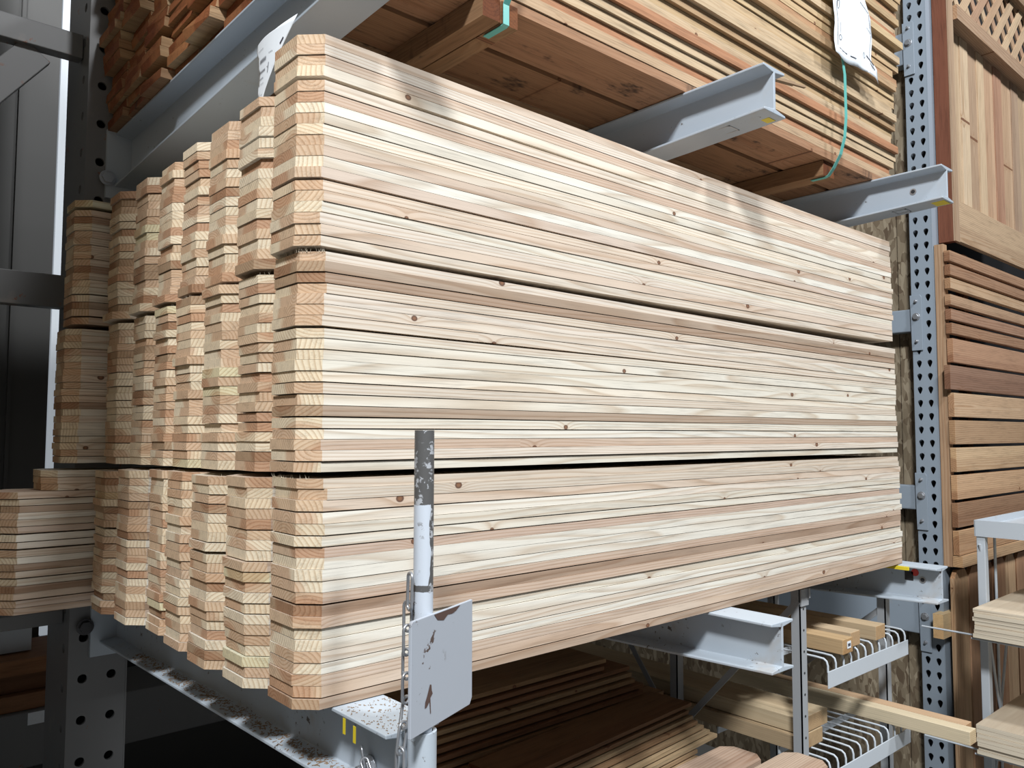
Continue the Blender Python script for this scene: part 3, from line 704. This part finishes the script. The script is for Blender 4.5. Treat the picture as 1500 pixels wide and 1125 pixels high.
for (z0, z1, lb) in ((1.827, 1.957, 'topmost'), (.760, .848, 'second from top'), (.073, .165, 'third from top'), (-.395, -.275, 'lowest')):
    r = thing('rack_beam', 'blue-grey horizontal rack beam joining the perforated upright, %s' % lb, 'rack beam', (2.70, .31, (z0+z1)/2), 'beams behind the picket ends')
    b = MB(); b.box((2.705, .306, z0), (2.755, 2.0, z1)); rel(b, r).build('beam_body', M['tpost'], r, bevel=.004)
    b = MB(); zc = (z0+z1)/2; b.prism([(.262, zc-.120), (.302, zc-.120), (.3055, zc+.095), (.268, zc+.095), (.262, zc+.085)], 0, 2.692, 2.697)
    rel(b, r).build('connector_plate', M['tpost'], r, bevel=.001)
    bolt(r, (2.692, .283, zc+.010), 0, .011, 'steel'); bolt(r, (2.692, .283, zc+.070), 0, .005, 'steel', 'rivet'); bolt(r, (2.692, .283, zc-.085), 0, .005, 'steel', 'rivet')

# ---------------------------------------------------------------- fence panels on display at the right
XE = 4.4
def vboard(mbx, x0, x1, y0, y1, z0, z1, tint):
    # upright board: length along z
    t = MB(); board_shape(t, z1-z0, x1-x0, y1-y0, tint=tint, seg=1)
    t.v = [(x0+y_, y0+z_, z0+x_) for x_, y_, z_ in t.v]
    b0 = len(mbx.v); mbx.v += t.v; mbx.f += [tuple(i+b0 for i in f) for f in t.f]; mbx.lc += t.lc; mbx.pith += t.pith; mbx.tint += t.tint; mbx.endg += t.endg; mbx.smooth += t.smooth
def hboard(mbx, x0, x1, y0, y1, z0, z1, tint):
    board_shape(mbx, x1-x0, y1-y0, z1-z0, off=(x0, y0, z0), tint=tint, seg=2)
fp = thing('lattice_fence_panel', 'cedar fence panel with lattice top hanging at the upper right', 'fence panel', (2.76, .17, 1.10))
b = MB(); vboard(b, 2.756, 2.790, .163, .2165, 1.10, 2.75, (.62, .42, .40)); rel(b, fp).build('end_post', M['darkcedar'], fp)
b = MB(); vboard(b, 2.755, 2.800, .155, .1625, 1.10, 2.75, (1.2, 1.15, 1.1)); rel(b, fp).build('post_facing', M['slat'], fp)
x = 2.802; i = 0
ws = [.085, .075, .09, .1, .085, .12, .1, .13, .1, .09, .12, .1, .11, .1, .1, .1, .1]
TN = [(1.15, 1.1, 1.1), (1.5, 1.5, 1.4), (1.65, 1.7, 1.65), (1.3, 1.25, 1.2), (1.6, 1.6, 1.5), (1.5, 1.35, 1.25), (1.15, .9, .85), (1.5, 1.4, 1.3)]
while x < XE:
    wd = ws[i % len(ws)]; b = MB(); vboard(b, x, x+wd-.0015, .190+.004*(i % 2), .204+.004*(i % 2), 1.22, 2.03, TN[i % 8]); rel(b, fp).build('upright_board', M['slat'], fp); x += wd; i += 1
b = MB(); hboard(b, 2.795, XE, .168, .188, 1.112, 1.272, (1.35, 1.3, 1.2)); rel(b, fp).build('bottom_rail', M['slat'], fp)
b = MB(); hboard(b, 2.802, XE, .140, .210, 1.985, 2.042, (1.05, .95, .9)); rel(b, fp).build('middle_rail', M['slat'], fp)
b = MB(); hboard(b, 2.802, XE, .140, .210, 2.345, 2.40, (.9, .85, .8)); rel(b, fp).build('top_rail', M['slat'], fp)
def lattice(yc, sgn, mat, name):
    bm = bmesh.new(); s = .125
    lay = []
    z0, z1, x0, x1 = 2.042, 2.345, 2.802, XE
    k = MB(); q = x0-1.0
    while q < x1+1:
        L = .9; cx, cz = q, (z0+z1)/2; a = sgn*math.radians(45); c, s_ = math.cos(a), math.sin(a); h = .0205
        P = [(-L, -h), (L, -h), (L, h), (-L, h)]
        bm = bmesh.new(); vs = []
        for yy in (yc-.003, yc+.003):
            vs += [bm.verts.new((cx+u*c-w_*s_, yy, cz+u*s_+w_*c)) for u, w_ in P]
        for f in [(0, 3, 2, 1), (4, 5, 6, 7), (0, 1, 5, 4), (1, 2, 6, 5), (2, 3, 7, 6), (3, 0, 4, 7)]: bm.faces.new([vs[i] for i in f])
        for co, no in (((x0, 0, 0), (-1, 0, 0)), ((x1, 0, 0), (1, 0, 0)), ((0, 0, z0), (0, 0, -1)), ((0, 0, z1), (0, 0, 1))):
            if bm.verts: bmesh.ops.bisect_plane(bm, geom=bm.verts[:]+bm.edges[:]+bm.faces[:], plane_co=co, plane_no=no, clear_outer=True)
        if bm.faces:
            bm.verts.index_update(); vv = [tuple(v.co) for v in bm.verts]
            ll = [((v[0]-cx)*c+(v[2]-cz)*s_, -(v[0]-cx)*s_+(v[2]-cz)*c, v[1]-yc) for v in vv]
            tn = R_.choice([(1.6, 1.6, 1.5), (1.4, 1.3, 1.2), (1.3, 1.15, 1.1), (1.75, 1.8, 1.7)])
            k.add(vv, [tuple(v.index for v in f.verts) for f in bm.faces], lc=ll, pith=(.03, .01, R_.random()), tint=tn)
        bm.free(); q += s
    rel(k, fp).build(name, M[mat], fp)
lattice(.170, 1, 'slat', 'lattice_layer'); lattice(.1765, -1, 'slat', 'lattice_layer')

sp = thing('slatted_fence_panel', 'brown horizontal slat fence panel below the lattice panel, right of the upright', 'fence panel', (2.70, .18, -.13))
b = MB(); vboard(b, 2.708, 2.745, .185, .2165, -.13, 1.085, (1.35, 1.2, 1.05)); rel(b, sp).build('end_stile', M['slat'], sp)
b = MB(); vboard(b, 2.95, 3.0, .200, .230, -.10, 1.085, (.6, .5, .45)); rel(b, sp).build('back_stile', M['darkcedar'], sp)
b = MB(); vboard(b, 3.9, 3.95, .200, .230, -.10, 1.085, (.6, .5, .45)); rel(b, sp).build('back_stile', M['darkcedar'], sp)
tops = [1.056, 1.003, .951, .888, .833, .780]
tns = [(1.1, .9, .8), (1.05, .85, .75), (1.5, 1.4, 1.25), (1.2, 1.05, .95), (1.1, .9, .85), (1.05, .85, .75)]
yf = .160
for z1_, tn in zip(tops, tns):
    b = MB(); hboard(b, 2.700+R_.uniform(-.005, .005), XE, yf, yf+.022, z1_-.040, z1_, tn); rel(b, sp).build('slat', M['slat'], sp, bevel=.001)
z1_ = .722
tns = [(1.2, .95, .85), (.78, .62, .60), (1.65, 1.55, 1.4), (1.15, 1.0, .85), (1.6, 1.5, 1.3), (1.55, 1.35, 1.15), (.9, .72, .62), (1.35, 1.15, .95)]
for i, tn in enumerate(tns):
    xo = {1: -.03}.get(i, R_.uniform(-.004, .006)); b = MB(); hboard(b, 2.702+xo, XE, yf, yf+.022, z1_-.090, z1_, tn); rel(b, sp).build('slat', M['slat'], sp, bevel=.001); z1_ -= .1025
b = MB(); hboard(b, 2.705, XE, .150, .184, -.128, -.088, (1.35, 1.2, 1.0)); rel(b, sp).build('bottom_rail', M['slat'], sp)
lp = thing('picket_fence_panel', 'dog-eared picket fence panel standing low at the right edge', 'fence panel', (2.7, .2, -1.12))
b = MB(); hboard(b, 2.64, XE, .200, .235, -.385, -.297, (1.3, 1.15, .9)); rel(b, lp).build('cross_rail', M['stud'], lp)
x = 2.712; i = 0
while x < XE:
    wd = .132; t = MB(); board_shape(t, .96, wd, .015, c2=.028, seg=1, tint=[(1.55, 1.4, 1.2), (1.25, 1.0, .85), (.95, .72, .6), (1.05, .8, .65)][i % 4])
    t.v = [(x+y_, .183+z_-.004*(i % 2), -1.105+x_) for x_, y_, z_ in t.v]; rel(t, lp).build('fence_picket_board', M['slat'], lp); x += wd+.004; i += 1
k = MB(); k.box((2.70, .17, -1.12), (2.80, .24, -1.106)); rel(k, lp).build('foot', M['darkcedar'], lp)

# ---------------------------------------------------------------- white rack with plywood at the right edge
wr = thing('white_rack', 'white metal rack holding plywood at the right edge', 'rack', (2.32, -.03, -1.12))
b = MB(); b.box((2.385, -.030, -1.12), (2.413, -.005, .078)); rel(b, wr).build('leg', M['white'], wr, bevel=.002)
b = MB(); b.box((3.10, -.030, -1.12), (3.132, -.005, .078)); rel(b, wr).build('leg', M['white'], wr, bevel=.002)
b = MB(); b.box((2.385, -.95, -1.12), (2.413, -.922, .078)); rel(b, wr).build('leg', M['white'], wr, bevel=.002)
b = MB(); b.box((2.384, -.95, .056), (3.13, -.004, .060)); b.box((2.380, -.95, .030), (2.384, -.004, .082)); b.box((2.384, -.004, .030), (3.13, 0, .082)); rel(b, wr).build('top_shelf', M['white'], wr)
for zz in (-.272, -.625):
    b = MB()
    for i in range(5): b.tube([(2.27, -.10-.18*i, zz), (3.10, -.10-.18*i, zz)], .003, 8)
    b.tube([(2.27, -.93, zz-.004), (2.27, -.02, zz-.004)], .003, 8); b.tube([(3.1, -.93, zz-.004), (3.1, -.02, zz-.004)], .003, 8); b.tube([(2.30, .14, zz), (2.30, -.1, zz)], .003, 8)
    rel(b, wr).build('wire_shelf', M['white'], wr)
b = MB(); b.tube([(2.52, -.016, .03), (2.52, -.016, -1.10)], .0045, 8); rel(b, wr).build('wire_post', M['white'], wr)
b = MB(); b.tube([(2.38, -.016, .005), (2.42, -.016, -.10), (2.43, -.016, -.26), (2.50, -.016, -.50), (2.60, -.016, -.75)], .0045, 8); b.tube([(2.62, -.016, -.30), (2.45, -.016, -.75)], .0045, 8); rel(b, wr).build('cross_brace', M['white'], wr)
for i, (lb, th) in enumerate((('upper', .0123), ('lower', .0123))):
    zt = -.268 if i == 0 else -.621
    for q in range(7):
        b = MB(); xo = R_.uniform(-.004, .004); yo = R_.uniform(-.004, .004)
        b.box((2.250+xo, -.90, zt+q*.0128), (3.05, -.035+yo-(.0), zt+q*.0128+.0120))
        tag(b.build('plywood_sheet', M['ply']), 'thin plywood sheet on the %s white rack shelf, %s of seven' % (lb, rank_from_top(6-q, 7).replace('from top', 'from the top')), 'plywood sheet', 'plywood sheets on the %s shelf' % lb)

# ---------------------------------------------------------------- wire shelf unit under the arms
us = thing('wire_shelf_unit', 'grey wire shelf unit under the rack between the middle and far arms', 'shelf unit', (1.32, .03, -1.12))
for (x, y, zt) in ((1.318, .030, -.012), (1.330, .405, -.16), (1.838, .055, -.108), (1.838, .405, -.14)):
    b = MB(); b.box((x-.002, y, -1.12), (x+.026, y+.003, zt)); b.box((x-.002, y, -1.12), (x+.001, y+.024, zt)); rel(b, us).build('leg', M['shelfgrey'], us)
    if x < 1.33:
        b = MB()
        for i in range(9): disk(b, (x+.013, y-.0006, -.06-i*.0508*1.0), .003, 1, .001, 12)
        rel(b, us).build('leg_holes', M['dark'], us)
def flatbar(p0, p1, name, wv=.016):
    b = MB(); a, c = Vector(p0), Vector(p1); d_ = (c-a).normalized(); n_ = d_.cross(Vector((1, 0, 0))).normalized()*wv/2
    v = [a-n_, a+n_, c+n_, c-n_]; v = [tuple(q) for q in v]+[tuple(q+Vector((.003, 0, 0))) for q in v]
    b.add(v, [(0, 1, 2, 3), (4, 7, 6, 5), (0, 4, 5, 1), (1, 5, 6, 2), (2, 6, 7, 3), (3, 7, 4, 0)]); rel(b, us).build(name, M['shelfgrey'], us)
flatbar((1.315, .035, -.040), (1.315, .400, -.445), 'diagonal_brace'); flatbar((1.311, .60, -.19), (1.311, .405, -.44), 'diagonal_brace'); flatbar((1.842, .06, -.13), (1.842, .40, -.42), 'diagonal_brace')
b = MB(); b.box((1.315, .026, -.052), (1.350, .0295, -.012)); b.box((1.346, .022, -.035), (1.352, .028, -.012)); rel(b, us).build('corner_bracket', M['shelfgrey'], us)
def wire_deck(zt, nw, yfront, xa, xb, name):
    b = MB()
    for i in range(nw):
        x = xa+(xb-xa)*i/(nw-1)
        b.tube([(x, .42, zt), (x, yfront+.03, zt), (x, yfront+.010, zt-.001), (x, yfront+.003, zt-.006), (x, yfront, zt-.016), (x, yfront, zt-.032)], .0026, 8)
    for yy in (.12, .30): b.box((xa-.01, yy, zt-.020), (xb+.01, yy+.004, zt-.003))
    rel(b, us).build(name, M['white'], us)
    b = MB(); b.box((xa-.008, yfront-.0055, zt-.068), (xb+.008, yfront-.0025, zt-.028)); rel(b, us).build('front_rail', M['white'], us, bevel=.001)
wire_deck(-.180, 12, -.006, 1.376, 1.815, 'wire_deck'); wire_deck(-.418, 12, -.006, 1.376, 1.815, 'wire_deck')

def lum(name, label, cat, x0, y0, z0, wd, th, L, tint, mat='stud', group=None, rz=math.pi/2, c=0, c2=0):
    b = MB(); board_shape(b, L, wd, th, tint=tint, c=c, c2=c2); return tag(b.build(name, M[mat], loc=(x0, y0, z0), rot=(0, 0, rz), bevel=.0012), label, cat, group)
g_ = 'short timbers on the upper wire shelf'
lum('timber', 'splintery brown timber with a barcode sticker, leftmost on the upper wire shelf', 'timber', 1.478, -.020, -.177, .052, .036, .42, (.85, .70, .52), group=g_)
lum('timber', 'pale square timber in the middle of the upper wire shelf', 'timber', 1.560, .000, -.177, .050, .036, .40, (.95, .88, .78), group=g_)
lum('timber', 'pale square timber, rightmost of three on the upper wire shelf', 'timber', 1.680, -.012, -.177, .055, .036, .42, (.90, .82, .70), group=g_)
g_ = 'timbers on the lower wire shelf'
lum('timber', 'pinkish long timber lying against the wall side of the long pale one', 'timber', 1.80, -.175, -.415, .040, .034, .70, (.95, .78, .66), group=g_)
lum('timber', 'long pale timber jutting far out of the lower wire shelf', 'timber', 1.757, -.200, -.415, .042, .034, .72, (1.12, 1.12, 1.05), group=g_)
lum('timber', 'wide paler timber on the lower wire shelf behind the shelf leg', 'timber', 1.500, .062, -.377, .130, .038, .85, (.9, .85, .75), group=g_)
lum('timber', 'wide darker timber under the paler one on the lower wire shelf', 'timber', 1.470, .060, -.415, .115, .036, .85, (.75, .68, .58), group=g_)
k = MB(); k.box((1.447, -.0212, -.165), (1.466, -.0204, -.148)); tag(k.build('barcode_sticker', M['paper']), 'small white barcode sticker on the end of the brown timber', 'sticker')
k = MB()
for i in range(6): k.box((1.450+i*.0023, -.0217, -.160), (1.4512+i*.0023, -.0212, -.153))
st = k.build('bars', M['ink']); st.parent = bpy.data.objects['barcode_sticker']

# stacked slats in the dark under the pickets
LU = .78
upp = [(q, 0) for q in (1.11, 1.093, 1.185, 1.184, 1.188, 1.212, 1.202, 1.279, 1.26, 1.24, 1.25, 1.24, 1.23, 1.25, 1.24, 1.24)]
zc = -.170
for i, (xe, zz) in enumerate(upp):
    y0 = .47-.008*i; zc = -.230-.0150*i
    b = MB(); board_shape(b, LU, .14, .0098, tint=R_.choice([(.62, .45, .38), (.8, .7, .6), (.95, .9, .82), (.6, .38, .3)]))
    tag(b.build('cedar_slat', M['rough'], loc=(xe-LU, y0, zc-.0098), rot=(0, 0, 0)), 'dark reddish slat of the rear fanned pile under the pickets, %s' % rank_from_top(i, len(upp)), 'slat', 'rear fanned slats')
loo = [1.248, 1.225, 1.231, 1.240, 1.255, 1.270, 1.290, 1.194, 1.188, 1.20, 1.21]
for i, xe in enumerate(loo):
    y0 = .30-.008*i; zc = -.331-.0126*i
    b = MB(); rz = .07; L = .66; board_shape(b, L, .13, .0085, tint=R_.choice([(.80, .78, .72), (.70, .58, .50), (.55, .42, .35), (.95, .95, .9)]))
    tag(b.build('cedar_slat', M['rough'], loc=(xe-L*math.cos(rz), y0-L*math.sin(rz), zc-.0085), rot=(0, 0, rz)), 'slat of the front skewed pile low in the middle, %s' % rank_from_top(i, len(loo)), 'slat', 'front skewed slats')
# three wide pickets with clipped ends at the bottom edge
for i, (xe, y0, z0, rz, tn, lb) in enumerate(((1.075, -.018, -.342, .03, (.52, .40, .34), 'broad pinkish clipped picket at the bottom edge, rear of two'), (1.150, -.128, -.342, .025, (.62, .50, .43), 'broad pinkish clipped picket at the bottom edge, nearest the timbers'))):
    b = MB(); L = 1.2; board_shape(b, L, .10, .014, c2=.022, tint=tn)
    tag(b.build('fence_picket', M['picket'], loc=(xe-L*math.cos(rz), y0-L*math.sin(rz), z0), rot=(0, 0, rz)), lb, 'fence picket', 'clipped pickets at the bottom edge')
# bearing stands for the low piles
for (x, y0_, y1_, zt, lb) in ((.66, .08, .62, -.4670, 'near end'), (.95, .08, .62, -.4670, 'far end')):
    b = MB(); b.box((x, y0_, -1.12), (x+.05, y1_, zt)); tag(b.build('pile_stand', M['post']), 'dark steel stand under the fanned slats, %s' % lb, 'stand')

# ---------------------------------------------------------------- unseen load added left of the frame to shade the left columns
for lv, (zz, hh, ln) in enumerate(((.001, .205, 'lower'), (1.1035, .34, 'upper'))):
    for j in range(5):
        for k_ in range(4):
            b = MB(); board_shape(b, 1.9, .232, hh, tint=(.85, .82, .76), seg=1)  # pale wood chosen to bounce more light onto the shaded columns
            tag(b.build('shade_lumber_pack', M['picket'], loc=(-2.45, -.10+j*.236, zz+k_*(hh+.002))), 'added shade-casting lumber pack on the %s arms of the neighbouring bay, %s row, %s' % (ln, ['front', 'second', 'third', 'fourth', 'rearmost'][j], ['lowest', 'second up', 'third up', 'topmost'][k_]), 'lumber pack', 'lumber packs added for shade on the neighbouring bay')
    for x, ln2 in ((-.80, 'right'), (-1.90, 'left')):
        make_arm(x, zz-.001, -.14, '%s added arm under the neighbouring shade-casting packs, %s one' % (ln, ln2), M['arm'], group='added neighbouring bay arms')
